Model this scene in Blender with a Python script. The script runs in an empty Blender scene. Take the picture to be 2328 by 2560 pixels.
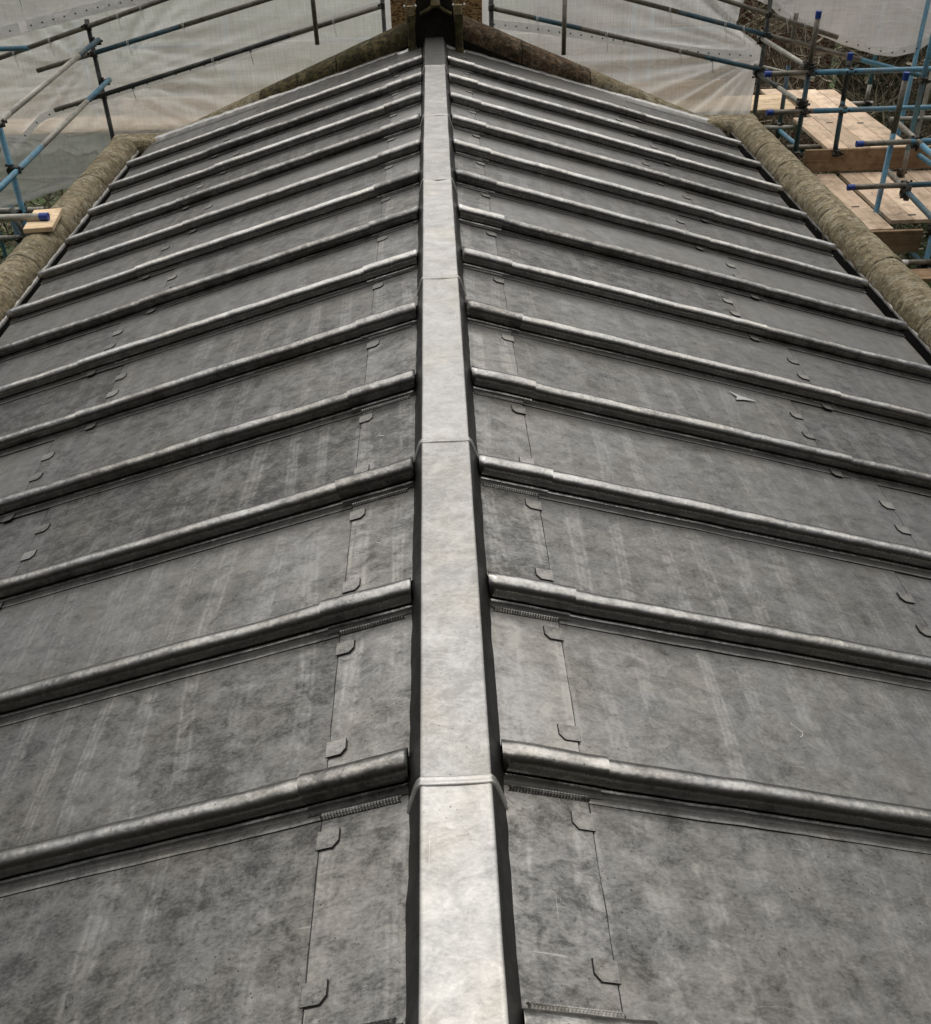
import bpy, math, random
from mathutils import Vector, Matrix, noise
random.seed(7)
S = bpy.context.scene
C = S.collection
R = math.radians

# ------------------------------------------------------------------ camera
cd = bpy.data.cameras.new('camera'); cam = bpy.data.objects.new('camera', cd); C.objects.link(cam); S.camera = cam
cd.sensor_fit = 'VERTICAL'; cd.sensor_height = 24; cd.lens = 2490.7 / 2560 * 24; cd.clip_start = .02; cd.clip_end = 400
YAW, PIT, ROL = .0187, .6260, -.0275
F = Vector((math.sin(YAW)*math.cos(PIT), math.cos(YAW)*math.cos(PIT), -math.sin(PIT)))
R0 = Vector((math.cos(YAW), -math.sin(YAW), 0)); U0 = R0.cross(F)
RX = R0*math.cos(ROL) + U0*math.sin(ROL); UX = U0*math.cos(ROL) - R0*math.sin(ROL)
cam.matrix_world = Matrix(((RX.x, UX.x, -F.x, .0141), (RX.y, UX.y, -F.y, 0), (RX.z, UX.z, -F.z, 1.7699), (0, 0, 0, 1)))

# ------------------------------------------------------------------ light
W = bpy.data.worlds.new('World'); S.world = W; W.use_nodes = True
wn, wl = W.node_tree.nodes, W.node_tree.links
bg = wn['Background']; sky = wn.new('ShaderNodeTexSky'); sky.sky_type = 'NISHITA'; sky.sun_disc = False
SUN_EL, SUN_ROT = 67, 3
sky.sun_elevation = R(SUN_EL); sky.sun_rotation = R(SUN_ROT); sky.dust_density = 4; sky.air_density = 1.0; sky.ozone_density = .6
hs = wn.new('ShaderNodeHueSaturation'); hs.inputs['Saturation'].default_value = .18
wl.new(sky.outputs[0], hs.inputs['Color']); wl.new(hs.outputs[0], bg.inputs[0]); bg.inputs[1].default_value = .05
sl = bpy.data.lights.new('sun', 'SUN'); sl.energy = 1.5; sl.angle = R(100); sl.color = (1, .965, .91)
so = bpy.data.objects.new('sun', sl); C.objects.link(so)
sd = Vector((math.sin(R(SUN_ROT))*math.cos(R(SUN_EL)), math.cos(R(SUN_ROT))*math.cos(R(SUN_EL)), math.sin(R(SUN_EL))))
so.rotation_euler = sd.to_track_quat('Z', 'Y').to_euler(); so.location = sd*30
S.view_settings.view_transform = 'Standard'; S.view_settings.look = 'None'; S.view_settings.exposure = .68; S.view_settings.gamma = 1
S.view_settings.use_curve_mapping = False

# ------------------------------------------------------------------ materials
class NT:
    def __init__(s, name):
        s.m = bpy.data.materials.new(name); s.m.use_nodes = True
        s.n, s.l = s.m.node_tree.nodes, s.m.node_tree.links
        s.b = s.n['Principled BSDF']; s.out = s.n['Material Output']
        s.tc = s.n.new('ShaderNodeTexCoord')
        s.oi = s.n.new('ShaderNodeObjectInfo')
    def mp(s, scale=(1, 1, 1), rnd=False, src='Object', loc=(0, 0, 0), rot=(0, 0, 0)):
        m = s.n.new('ShaderNodeMapping'); m.inputs['Scale'].default_value = scale
        m.inputs['Location'].default_value = loc; m.inputs['Rotation'].default_value = rot
        if rnd:
            a = s.n.new('ShaderNodeVectorMath'); a.operation = 'SCALE'; a.inputs[0].default_value = (37, 53, 71)
            s.l.new(s.oi.outputs['Random'], a.inputs['Scale'])
            b = s.n.new('ShaderNodeVectorMath'); b.operation = 'ADD'
            s.l.new(s.tc.outputs[src], b.inputs[0]); s.l.new(a.outputs[0], b.inputs[1]); s.l.new(b.outputs[0], m.inputs[0])
        else: s.l.new(s.tc.outputs[src], m.inputs[0])
        return m.outputs[0]
    def noise(s, vec, scale, detail=4, rough=.6, dist=0, typ=None):
        t = s.n.new('ShaderNodeTexNoise'); s.l.new(vec, t.inputs['Vector'])
        t.inputs['Scale'].default_value = scale; t.inputs['Detail'].default_value = detail
        t.inputs['Roughness'].default_value = rough; t.inputs['Distortion'].default_value = dist
        return t.outputs['Fac']
    def ramp(s, fac, stops):
        r = s.n.new('ShaderNodeValToRGB'); s.l.new(fac, r.inputs[0]); e = r.color_ramp.elements
        while len(e) < len(stops): e.new(.5)
        for k, (p, c) in enumerate(stops):
            e[k].position = p; e[k].color = (c, c, c, 1) if not isinstance(c, tuple) else (*c, 1)
        return r.outputs[0]
    def mix(s, fac, a, b, mode='MIX'):
        m = s.n.new('ShaderNodeMix'); m.data_type = 'RGBA'; m.blend_type = mode
        for sock, v in ((m.inputs['Factor'], fac), (m.inputs[6], a), (m.inputs[7], b)):
            if isinstance(v, (int, float)): sock.default_value = v
            elif isinstance(v, tuple): sock.default_value = (*v, 1)
            else: s.l.new(v, sock)
        return m.outputs[2]
    def math(s, op, a, b=0.0, clamp=False):
        m = s.n.new('ShaderNodeMath'); m.operation = op; m.use_clamp = clamp
        for sock, v in ((m.inputs[0], a), (m.inputs[1], b)):
            if isinstance(v, (int, float)): sock.default_value = v
            else: s.l.new(v, sock)
        return m.outputs[0]
    def bump(s, h, strength=.3, dist=.01, prev=None):
        b = s.n.new('ShaderNodeBump'); b.inputs['Strength'].default_value = strength; b.inputs['Distance'].default_value = dist
        s.l.new(h, b.inputs['Height'])
        if prev is not None: s.l.new(prev, b.inputs['Normal'])
        return b.outputs[0]
    def fin(s, col=None, rough=None, metal=None, nrm=None, spec=None):
        for k, v in (('Base Color', col), ('Roughness', rough), ('Metallic', metal), ('Normal', nrm), ('Specular IOR Level', spec)):
            if v is None: continue
            if isinstance(v, (int, float)): s.b.inputs[k].default_value = v
            elif isinstance(v, tuple): s.b.inputs[k].default_value = (*v, 1)
            else: s.l.new(v, s.b.inputs[k])
        return s.m

def lead(name, lo, hi, rough=(.38, .58), metal=.75, ribs=True, dents=.15, blotch=.5, warm=(1, .985, .955)):
    t = NT(name)
    v = t.mp((1, 1, 1))
    big = t.noise(v, 3.4, 6, .70, .2); mid = t.noise(t.mp((1.0, 1.35, 1), loc=(3, 1, 2)), 15, 9, .74, .5)
    fine = t.noise(t.mp((1, 1.6, 1), loc=(7, 2, 5)), 90, 5, .7)
    f = t.math('MULTIPLY_ADD', big, .55); t.n[-1].inputs[2].default_value = 0
    f = t.math('ADD', t.math('MULTIPLY', big, .25), t.math('MULTIPLY', mid, .48))
    f = t.math('ADD', t.math('MULTIPLY', f, 1.0), t.math('MULTIPLY', fine, .28))
    rand = t.math('MULTIPLY', t.math('SUBTRACT', t.oi.outputs['Random'], .5), .13)
    f = t.math('ADD', f, rand)
    nrm = None
    if ribs:
        wv = t.n.new('ShaderNodeTexWave'); wv.bands_direction = 'X'; wv.wave_profile = 'SIN'
        t.l.new(t.mp((1, .22, 0), loc=(.07, 0, 0)), wv.inputs['Vector']); wv.inputs['Scale'].default_value = 2.3
        wv.inputs['Distortion'].default_value = 4.2; wv.inputs['Detail'].default_value = 1.5; wv.inputs['Detail Scale'].default_value = 1.6
        rl = t.ramp(wv.outputs['Fac'], [(0, 0.0), (.66, 0.0), (.86, 1.0), (.95, .35), (1, .8)])
        rl = t.math('MULTIPLY', rl, t.ramp(mid, [(.40, .25), (.56, 1.0)]))
        msk = t.ramp(t.noise(t.mp((1.6, .9, 1), loc=(31, 7, 0)), 1.5, 3, .6), [(.36, .0), (.60, 1.0)])
        rl = t.math('MULTIPLY', rl, msk)
        f = t.math('ADD', f, t.math('MULTIPLY', rl, .115))
        nrm = t.bump(rl, .06, .006)
        # black scuffs
    a = tuple(lo*w for w in warm); b = tuple(hi*w for w in warm)
    col = t.ramp(f, [(.40, a), (.495, tuple((x*.55+y*.45) for x, y in zip(a, b))), (.53, tuple((x*.42+y*.58) for x, y in zip(a, b))), (.64, b)])
    sc = t.noise(t.mp((2.2, 4.5, 3), loc=(11, 3, 9)), 9, 8, .78, .2)
    col = t.mix(t.ramp(sc, [(.58, 0.0), (.70, blotch*.7)]), col, tuple(.45*x for x in a))
    vo = t.n.new('ShaderNodeTexVoronoi'); t.l.new(t.mp((1, 1, 1), loc=(2, 2, 2)), vo.inputs['Vector']); vo.inputs['Scale'].default_value = 55
    keep = t.ramp(t.noise(t.mp((1, 1, 1), loc=(8, 2, 2)), 5, 3, .6), [(.50, 0.0), (.60, .8)])
    col = t.mix(t.math('MULTIPLY', t.ramp(vo.outputs['Distance'], [(.08, 1.0), (.15, 0.0)]), keep), col, tuple(.3*x for x in a))
    sx = t.noise(t.mp((7, 110, 7), loc=(3, 0, 1), rot=(0, 0, .35)), 1.0, 3, .6, .6); sy = t.noise(t.mp((120, 6, 6), loc=(6, 0, 1), rot=(0, 0, -.22)), 1.0, 3, .6, .6)
    scr = t.math('MAXIMUM', t.ramp(sx, [(.70, 0.0), (.75, .5)]), t.ramp(sy, [(.70, 0.0), (.75, .5)]))
    col = t.mix(scr, col, tuple(min(1, 1.35*x) for x in b))
    pk = t.noise(t.mp((3, 5, 3), loc=(1, 13, 9)), 30, 3, .6, .3)
    col = t.mix(t.ramp(pk, [(.70, 0.0), (.76, .5)]), col, tuple(min(1, 1.25*x) for x in b))
    wm = t.noise(t.mp((1.5, 1.5, 1.5), loc=(21, 3, 9)), 2.5, 3, .6)
    col = t.mix(t.ramp(wm, [(.45, 0.0), (.65, .55)]), col, (1.0, .955, .86), 'MULTIPLY')
    rg = t.n.new('ShaderNodeMapRange'); t.l.new(f, rg.inputs[0]); rg.inputs[1].default_value = .40; rg.inputs[2].default_value = .64
    rg.inputs[3].default_value = rough[1]; rg.inputs[4].default_value = rough[0]
    nrm = t.bump(t.noise(t.mp((1, 1, 1), loc=(5, 5, 5)), 11, 3, .5), dents, .02, nrm)
    nrm = t.bump(mid, .055, .003, nrm)
    return t.fin(col, rg.outputs[0], metal, nrm)

M = {}
M['lead'] = lead('lead_sheet', .060, .25, (.32, .50), .8)
M['lead_roll'] = lead('lead_roll', .15, .50, (.24, .36), 1.0, False, .26, .45)
M['lead_cap'] = lead('lead_capping', .29, .50, (.36, .5), .6, False, .12, .35)
M['lead_dark'] = lead('lead_gutter_shade_lines', .012, .035, (.5, .7), .3, False, .1)
M['lead_strip'] = lead('lead_ridge_strip', .080, .30, (.32, .48), .8)
M['lead_clip'] = lead('lead_clip', .08, .36, (.34, .5), .75, False)
M['lead_flank_shade'] = lead('lead_capping_flank_shade', .018, .05, (.4, .55), .35, False, .1, .5)  # darker copy of the capping lead, shade of the flanks painted in
M['lead_bright'] = lead('lead_edge', .28, .55, (.3, .45), .5, False, .3)
M['weld'] = lead('weld_lead', .08, .45, (.22, .35), .95, False, .1)

def stone(name, lo, hi, moss, mossamt=.55, sc=1, la=.6, bl=.015):
    t = NT(name)
    n1 = t.noise(t.mp(rnd=True), 3.0*sc, 8, .68, .3); n2 = t.noise(t.mp(rnd=True, loc=(4, 4, 4)), 22*sc, 8, .72); n3 = t.noise(t.mp(rnd=True, loc=(9, 1, 4)), 120*sc, 3, .6)
    n4 = t.noise(t.mp((1, 2.2, 1), rnd=True, loc=(1, 8, 14)), 9*sc, 9, .78, .8)
    ff = t.math('ADD', t.math('MULTIPLY', n2, .55), t.math('MULTIPLY', n4, .45))
    col = t.ramp(ff, [(.38, lo), (.50, tuple((a+b)/2 for a, b in zip(lo, hi))), (.60, hi)])
    col = t.mix(t.ramp(n1, [(.44, 0.0), (.58, mossamt)]), col, moss)
    lich = t.noise(t.mp(rnd=True, loc=(2, 8, 1)), 42, 4, .6)
    col = t.mix(t.ramp(lich, [(.60, 0.0), (.66, la)]), col, (.50, .47, .38))
    l2 = t.noise(t.mp(rnd=True, loc=(7, 8, 1)), 11, 6, .7)
    col = t.mix(t.ramp(l2, [(.54, 0.0), (.60, la*.75)]), col, (.36, .34, .27))
    blk = t.noise(t.mp((1, 2.4, 1), rnd=True, loc=(12, 8, 1)), 16, 9, .82)
    col = t.mix(t.ramp(blk, [(.53-bl, 0.0), (.62-bl, .88)]), col, (.022, .019, .013))
    h = t.math('ADD', t.math('MULTIPLY', n2, .7), t.math('MULTIPLY', n3, .3))
    return t.fin(col, .93, 0, t.bump(h, .8, .02), .25)
M['stone'] = stone('lichen_stone', (.085, .068, .042), (.40, .335, .215), (.13, .105, .055))
M['stone_moss'] = stone('mossy_stone', (.035, .030, .014), (.17, .135, .06), (.05, .048, .012), .8, 1, .15, .06)
M['stone_rust'] = stone('rusty_stone', (.06, .028, .014), (.22, .15, .09), (.07, .045, .02), .6, 1, .25, .055)
M['stone_dark'] = stone('dark_stone', (.006, .005, .004), (.03, .026, .018), (.012, .012, .006), .7, 1, .01)
M['stone_pale'] = stone('pale_stone', (.20, .15, .08), (.40, .32, .19), (.16, .13, .06), .4)
M['mortar'] = stone('mortar', (.02, .016, .010), (.07, .06, .04), (.03, .03, .015))

def wood(name, lo, hi, axis=1):
    t = NT(name); sc = [60, 60, 60]; sc[axis] = 2.2; sc2 = [9, 9, 9]; sc2[axis] = .8
    g = t.noise(t.mp(tuple(sc), rnd=True), 1, 5, .65, .4); b = t.noise(t.mp(tuple(sc2), rnd=True), 1, 3, .5, .6)
    f = t.math('ADD', t.math('MULTIPLY', g, .55), t.math('MULTIPLY', b, .45))
    col = t.ramp(f, [(.32, lo), (.66, hi)])
    k = t.n.new('ShaderNodeTexVoronoi'); t.l.new(t.mp(tuple(5 if i != axis else 3 for i in range(3)), rnd=True), k.inputs['Vector']); k.inputs['Scale'].default_value = 1.3
    col = t.mix(t.ramp(k.outputs['Distance'], [(.05, .8), (.09, 0.0)]), col, (.16, .07, .03))
    d = t.noise(t.mp((2, 2, 2), rnd=True), 3, 6, .7)
    col = t.mix(t.ramp(d, [(.46, 0.0), (.66, .6)]), col, tuple(.45*x for x in lo))
    v = t.n.new('ShaderNodeHueSaturation'); t.l.new(col, v.inputs['Color'])
    t.l.new(t.math('ADD', t.math('MULTIPLY', t.oi.outputs['Random'], .35), .82), v.inputs['Value'])
    return t.fin(v.outputs[0], .75, 0, t.bump(g, .15, .003), .3)
M['wood_y'] = wood('board_wood_along', (.56, .39, .26), (.84, .67, .50), 1)
M['wood_x'] = wood('board_wood_across', (.52, .36, .21), (.78, .62, .42), 0)
M['wood_old'] = wood('toe_board_wood', (.17, .10, .055), (.42, .29, .17), 0)
M['wood_end'] = NT('board_end_wood').fin((.10, .07, .045), .9)

def tubemat(name, a, b, rust=.3, metal=.2, rough=.5):
    t = NT(name); n = t.noise(t.mp(rnd=True), 14, 7, .75, .3); n2 = t.noise(t.mp(rnd=True, loc=(3, 3, 3)), 60, 4, .7)
    col = t.ramp(n, [(.35, a), (.65, b)])
    col = t.mix(t.ramp(n2, [(.54, 0.0), (.64, rust)]), col, (.06, .045, .03))
    n3 = t.noise(t.mp((1, 1, 1), rnd=True, loc=(9, 3, 3)), 7, 6, .8); col = t.mix(t.ramp(n3, [(.50, 0.0), (.60, .55)]), col, (.20, .18, .15))
    return t.fin(col, rough, metal, t.bump(n2, .2, .003))
M['steel'] = tubemat('galvanised_tube', (.10, .09, .07), (.30, .27, .22), .5)
M['steel_pale'] = tubemat('pale_galvanised_tube', (.28, .27, .23), (.50, .48, .42), .3)
M['steel_dark'] = tubemat('dark_tube', (.02, .025, .026), (.07, .08, .075), .4)
M['blue'] = tubemat('blue_painted_tube', (.06, .20, .30), (.13, .33, .46), .5, 0, .5)
M['blue_dark'] = tubemat('worn_blue_tube', (.03, .09, .13), (.08, .16, .20), .6, 0, .55)
M['cap'] = NT('blue_plastic').fin((.01, .045, .26), .45)
M['coupler'] = tubemat('coupler_steel', (.012, .011, .010), (.05, .045, .04), .5, .3, .6)
M['tape'] = NT('white_tape').fin((.75, .74, .70), .6)

def net(name, col, alpha, transl=.5):
    t = NT(name)
    a = t.noise(t.mp((90, 1, 3)), 1.6, 3, .6); b = t.noise(t.mp((3, 1, 90)), 1.6, 3, .6)
    wx = t.n.new('ShaderNodeTexWave'); t.l.new(t.mp(), wx.inputs[0]); wx.bands_direction = 'X'; wx.inputs['Scale'].default_value = 42; wx.inputs['Distortion'].default_value = 1.2; wx.inputs['Detail'].default_value = 2
    wz = t.n.new('ShaderNodeTexWave'); t.l.new(t.mp(), wz.inputs[0]); wz.bands_direction = 'Z'; wz.inputs['Scale'].default_value = 42; wz.inputs['Distortion'].default_value = 1.2; wz.inputs['Detail'].default_value = 2
    big = t.noise(t.mp(), 1.7, 4, .6)
    w = t.math('ADD', t.math('MULTIPLY', wx.outputs['Fac'], .5), t.math('MULTIPLY', wz.outputs['Fac'], .5))
    f = t.math('ADD', t.math('ADD', t.math('MULTIPLY', a, .5), t.math('MULTIPLY', b, .35)), t.math('MULTIPLY', w, .25))
    c = t.ramp(f, [(.35, tuple(.74*x for x in col)), (.72, col)])
    c = t.mix(t.ramp(big, [(.35, 0.0), (.7, .25)]), c, tuple(.7*x for x in col))
    cr = t.noise(t.mp((1, 1, 1.6), loc=(4, 4, 4)), 2.2, 2, .5, .5); cr2 = t.math('ABSOLUTE', t.math('SUBTRACT', cr, .5))
    nb = t.bump(t.ramp(cr2, [(0, 1.0), (.03, .3), (.10, 0.0)]), .38, .05, t.bump(f, .25, .006))
    t.fin(c, .42, 0, nb, .6)
    tr = t.n.new('ShaderNodeBsdfTranslucent'); t.l.new(c, tr.inputs[0])
    m1 = t.n.new('ShaderNodeMixShader'); m1.inputs[0].default_value = transl; t.l.new(t.b.outputs[0], m1.inputs[1]); t.l.new(tr.outputs[0], m1.inputs[2])
    tp = t.n.new('ShaderNodeBsdfTransparent'); m2 = t.n.new('ShaderNodeMixShader')
    al = t.math('MULTIPLY', t.ramp(f, [(.40, 1.0), (.70, .55)]), alpha)
    t.l.new(al, m2.inputs[0]); t.l.new(m1.outputs[0], m2.inputs[1]); t.l.new(tp.outputs[0], m2.inputs[2]); t.l.new(m2.outputs[0], t.out.inputs[0])
    return t.m
M['net'] = net('debris_sheeting', (.95, .94, .91), .28, .58)
M['net_grey'] = net('grey_debris_sheeting', (.80, .77, .75), .22, .55)
M['hem'] = net('hem_band', (.98, .975, .96), .02, .5)
M['eyelet'] = NT('eyelet').fin((.03, .03, .03), .6)
M['tie'] = NT('plastic_tie').fin((.72, .70, .66), .5)

t = NT('chipboard'); n = t.n.new('ShaderNodeTexVoronoi'); t.l.new(t.mp((1, 1, 2.4), rot=(0, .6, 0)), n.inputs['Vector']); n.inputs['Scale'].default_value = 45
M['osb'] = t.fin(t.ramp(n.outputs['Color'], [(.2, (.10, .05, .02)), (.45, (.42, .25, .10)), (.8, (.62, .42, .20))]), .8)
t = NT('grass'); n = t.noise(t.mp(), 2, 8, .75); M['grass'] = t.fin(t.ramp(n, [(.35, (.020, .028, .010)), (.5, (.045, .075, .018)), (.7, (.09, .13, .035))]), .95, 0, t.bump(n, 1, .1))
t = NT('twig_bark'); n = t.noise(t.mp(), 1.2, 5, .8); M['twig'] = t.fin(t.ramp(n, [(.38, (.03, .02, .012)), (.50, (.14, .11, .07)), (.62, (.60, .52, .39))]), .9)
t = NT('ivy_leaf'); n = t.noise(t.mp(), 1.5, 5, .8); M['leaf'] = t.fin(t.ramp(n, [(.38, (.008, .010, .004)), (.55, (.03, .045, .012)), (.7, (.09, .12, .03))]), .6)
t = NT('brick_wall'); br = t.n.new('ShaderNodeTexBrick'); t.l.new(t.mp((1, 1, 1), rot=(R(90), 0, 0)), br.inputs[0])
br.inputs['Scale'].default_value = 1; br.inputs['Brick Width'].default_value = .225; br.inputs['Row Height'].default_value = .075; br.inputs['Mortar Size'].default_value = .008
br.inputs['Color1'].default_value = (.20, .045, .025, 1); br.inputs['Color2'].default_value = (.09, .025, .018, 1); br.inputs['Mortar'].default_value = (.26, .20, .15, 1)
M['brick'] = t.fin(br.outputs[0], .9)
M['paint_mark'] = NT('chalk').fin((.40, .40, .39), .8)

# ------------------------------------------------------------------ helpers
def mesh(name, vs, fs, mat, parent=None, smooth=False, **props):
    me = bpy.data.meshes.new(name); me.from_pydata([tuple(v) for v in vs], [], fs); me.update()
    if smooth: me.polygons.foreach_set('use_smooth', [True]*len(me.polygons))
    if mat is not None: me.materials.append(mat)
    o = bpy.data.objects.new(name, me); C.objects.link(o); o.parent = parent
    for k, v in props.items(): o[k] = v
    return o
def inst(src, parent, loc=None, name=None):
    o = src.copy(); C.objects.link(o); o.parent = parent
    if loc is not None: o.location = loc
    return o
def empty(name, loc=(0, 0, 0), **props):
    o = bpy.data.objects.new(name, None); C.objects.link(o); o.location = loc; o.empty_display_size = .2
    for k, v in props.items(): o[k] = v
    return o
def box(x0, x1, y0, y1, z0, z1):
    v = [(x, y, z) for z in (z0, z1) for y in (y0, y1) for x in (x0, x1)]
    return v, [(0, 2, 3, 1), (4, 5, 7, 6), (0, 1, 5, 4), (2, 6, 7, 3), (0, 4, 6, 2), (1, 3, 7, 5)]
def grid(nu, nv, fn):
    vs = [fn(i/nu, j/nv) for j in range(nv+1) for i in range(nu+1)]
    fs = [(j*(nu+1)+i, j*(nu+1)+i+1, (j+1)*(nu+1)+i+1, (j+1)*(nu+1)+i) for j in range(nv) for i in range(nu)]
    return vs, fs
def loft(rings, closed=False, caps=True):
    n = len(rings[0]); vs = [p for r in rings for p in r]; fs = []
    for k in range(len(rings)-1):
        for i in range(n if closed else n-1):
            a = k*n+i; b = k*n+(i+1) % n; fs.append((a, b, b+n, a+n))
    if closed and caps:
        fs.append(tuple(range(n-1, -1, -1))); fs.append(tuple((len(rings)-1)*n+i for i in range(n)))
    return vs, fs
def tubegeo(p0, p1, r, n=14, bend=0, open_end=False):
    p0, p1 = Vector(p0), Vector(p1); d = (p1-p0).normalized(); q = d.to_track_quat('Z', 'Y').to_matrix()
    ax, ay = q.col[0], q.col[1]; rings = []
    def ring(p, rr): return [tuple(p+ax*rr*math.cos(2*math.pi*i/n)+ay*rr*math.sin(2*math.pi*i/n)) for i in range(n)]
    if open_end:
        rings = [ring(p0+d*.03, r*.82), ring(p0, r*.84), ring(p0, r), ring(p1, r), ring(p1, r*.84), ring(p1-d*.03, r*.82)]
    else: rings = [ring(p0, r), ring(p1, r)]
    return loft(rings, True)
def nz(x, y, z=0): return noise.noise(Vector((x, y, z)))

# ------------------------------------------------------------------ lead roof
TH = .2884; TA = math.tan(TH); SI, CO = math.sin(TH), math.cos(TH)
Y0, SP, NB = 1.4562, .6, 13
XE = {-1: 2.586, 1: 2.598}
def YO(s): return Y0 + (.0173 if s > 0 else 0)
def P(s, a, y, h=0): return (s*(a + SI*h), y, -TA*a + CO*h)
def cx(y): # the capping wanders slightly off line
    return .003 + .0035*max(0, y-1)/1.5*.9 + (.010*max(0, y-5.8)/2.7)
roof = empty('lead_roof', (0, 0, 0), label='pitched grey lead roof with rolls running down both slopes from a raised ridge capping', category='roof')
foots = {s: [YO(s)+(i-1)*SP for i in range(-1, NB+1)] for s in (-1, 1)}   # i = -1..13
GAB = 9.36
def lap(i, s): # which of the two lower lap lines this bay has
    e = (i % 2 == 0) if s < 0 else (i % 2 == 1)
    return 1.715 if e else 1.54
def lap_roll(i, s):
    e = (i % 2 == 0) if s < 0 else (i % 2 == 1)
    return 1.768 if e else 1.597
def wob(a, y, s): return .0022*nz(a*2.2, y*2.2, s*5) + .0009*nz(a*9, y*9, s*7)
def sheet(s, a0, a1, y0, y1, h, nu, nv, parent, tag, irr=True, mat=None):
    def fn(u, v):
        y = y0+(y1-y0)*v; lo = a0; hi = a1 + (.0025*nz(y*5, tag, 3)*.6 + .0006*nz(y*30, tag, 5) if irr else 0)
        a = lo+(hi-lo)*u; e = 1 if (0 < v < 1) else 0
        # sheet lifts slightly against the rolls
        lift = .004*max(0, 1-min(v, 1-v)*(y1-y0)/.05)**2*0
        return P(s, a, y, h+wob(a, y, s)*e+lift)
    vs, fs = grid(nu, nv, fn); n = len(vs)
    # lower edge thickness
    edge = [j*(nu+1)+nu for j in range(nv+1)]
    vs2 = [vs[e] for e in edge]+[(vs[e][0]-s*SI*.0075, vs[e][1], vs[e][2]-CO*.0075) for e in edge]
    m = nv+1; vs = vs+vs2; fs = fs+[(n+j, n+j+1, n+m+j+1, n+m+j) for j in range(nv)]
    if irr:  # dark strip beside the lap edge, painting in the shade of the crack
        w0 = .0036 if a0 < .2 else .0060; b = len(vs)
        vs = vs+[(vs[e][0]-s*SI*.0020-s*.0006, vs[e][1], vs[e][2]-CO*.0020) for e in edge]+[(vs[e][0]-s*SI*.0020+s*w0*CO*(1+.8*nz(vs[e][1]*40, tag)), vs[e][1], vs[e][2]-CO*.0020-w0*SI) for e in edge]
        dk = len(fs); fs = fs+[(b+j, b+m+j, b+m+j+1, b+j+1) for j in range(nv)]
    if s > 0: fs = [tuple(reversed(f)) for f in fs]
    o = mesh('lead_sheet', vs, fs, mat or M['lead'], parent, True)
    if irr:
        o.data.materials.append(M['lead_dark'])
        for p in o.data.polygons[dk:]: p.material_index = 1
    return o

def clipmesh(s):
    # folded lead clip, in slope axes: u down the slope, y along the ridge; origin at the lap line
    w, l, c = .047, .046, .013; out = [(0.004, -l/2), (0.004, l/2), (-w, l/2), (-w, -l/2+c*1.2), (-w+c, -l/2)]
    vs = []
    for h in (0.0, .0042):
        for (u, y) in out: vs.append((s*(u*CO+SI*h), y, -u*SI+CO*h + (0)))
    n = 5; fs = [tuple(range(n, 2*n))] + [(i, (i+1) % n, (i+1) % n+n, i+n) for i in range(n)]
    cxm = -w/2; b = len(vs)
    for (u, y) in out: vs.append((s*((cxm+(u-cxm)*1.07)*CO+SI*.0014), y*1.07, -(cxm+(u-cxm)*1.07)*SI+CO*.0014))
    fs.append((b, b+1, b+2, b+3, b+4))
    if s > 0: fs = [tuple(reversed(f)) for f in fs]
    return vs, fs
clip0 = {}
def put_clip(s, a, y, h, parent, rot=0, k=1):
    key = s
    if key not in clip0:
        vs, fs = clipmesh(s); me = bpy.data.meshes.new('lead_clip'); me.from_pydata(vs, [], fs); me.materials.append(M['lead_clip']); me.materials.append(M['lead_dark']); clip0[key] = me
        for p_ in list(me.polygons)[1:]: p_.material_index = 1  # sides and wider base painted dark as the shade line round the clip
    o = bpy.data.objects.new('lead_clip', clip0[key]); C.objects.link(o); o.parent = parent; o.location = P(s, a, y, h); o.rotation_euler = (0, 0, rot); o.scale = (k, k, 1)
    return o

# weld bead: overlapping crescent ripples, shared mesh per side
def beadmesh(s):
    vs, fs = [], []; a = .112; n = 26; st = (.293-a)/n
    for k in range(n):
        c = a+st*(k+.5); b = len(vs); m = 7
        for j in range(m):
            an = math.pi*j/(m-1)-math.pi/2; y = .0085*math.sin(an); bow = .0075*math.cos(an)
            for (du, h) in ((-st*.55, .0), (0.0, .0045*math.cos(an)**.5 if abs(math.cos(an)) > 1e-6 else 0), (st*.62, .0)):
                vs.append(P(s, c+du+bow, y, h))
        for j in range(m-1):
            for q in range(2):
                f = (b+j*3+q, b+j*3+q+1, b+(j+1)*3+q+1, b+(j+1)*3+q); fs.append(f if s < 0 else tuple(reversed(f)))
    me = bpy.data.meshes.new('weld_bead'); me.from_pydata(vs, [], fs); me.materials.append(M['weld']); return me
beads = {s: beadmesh(s) for s in (-1, 1)}

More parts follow.
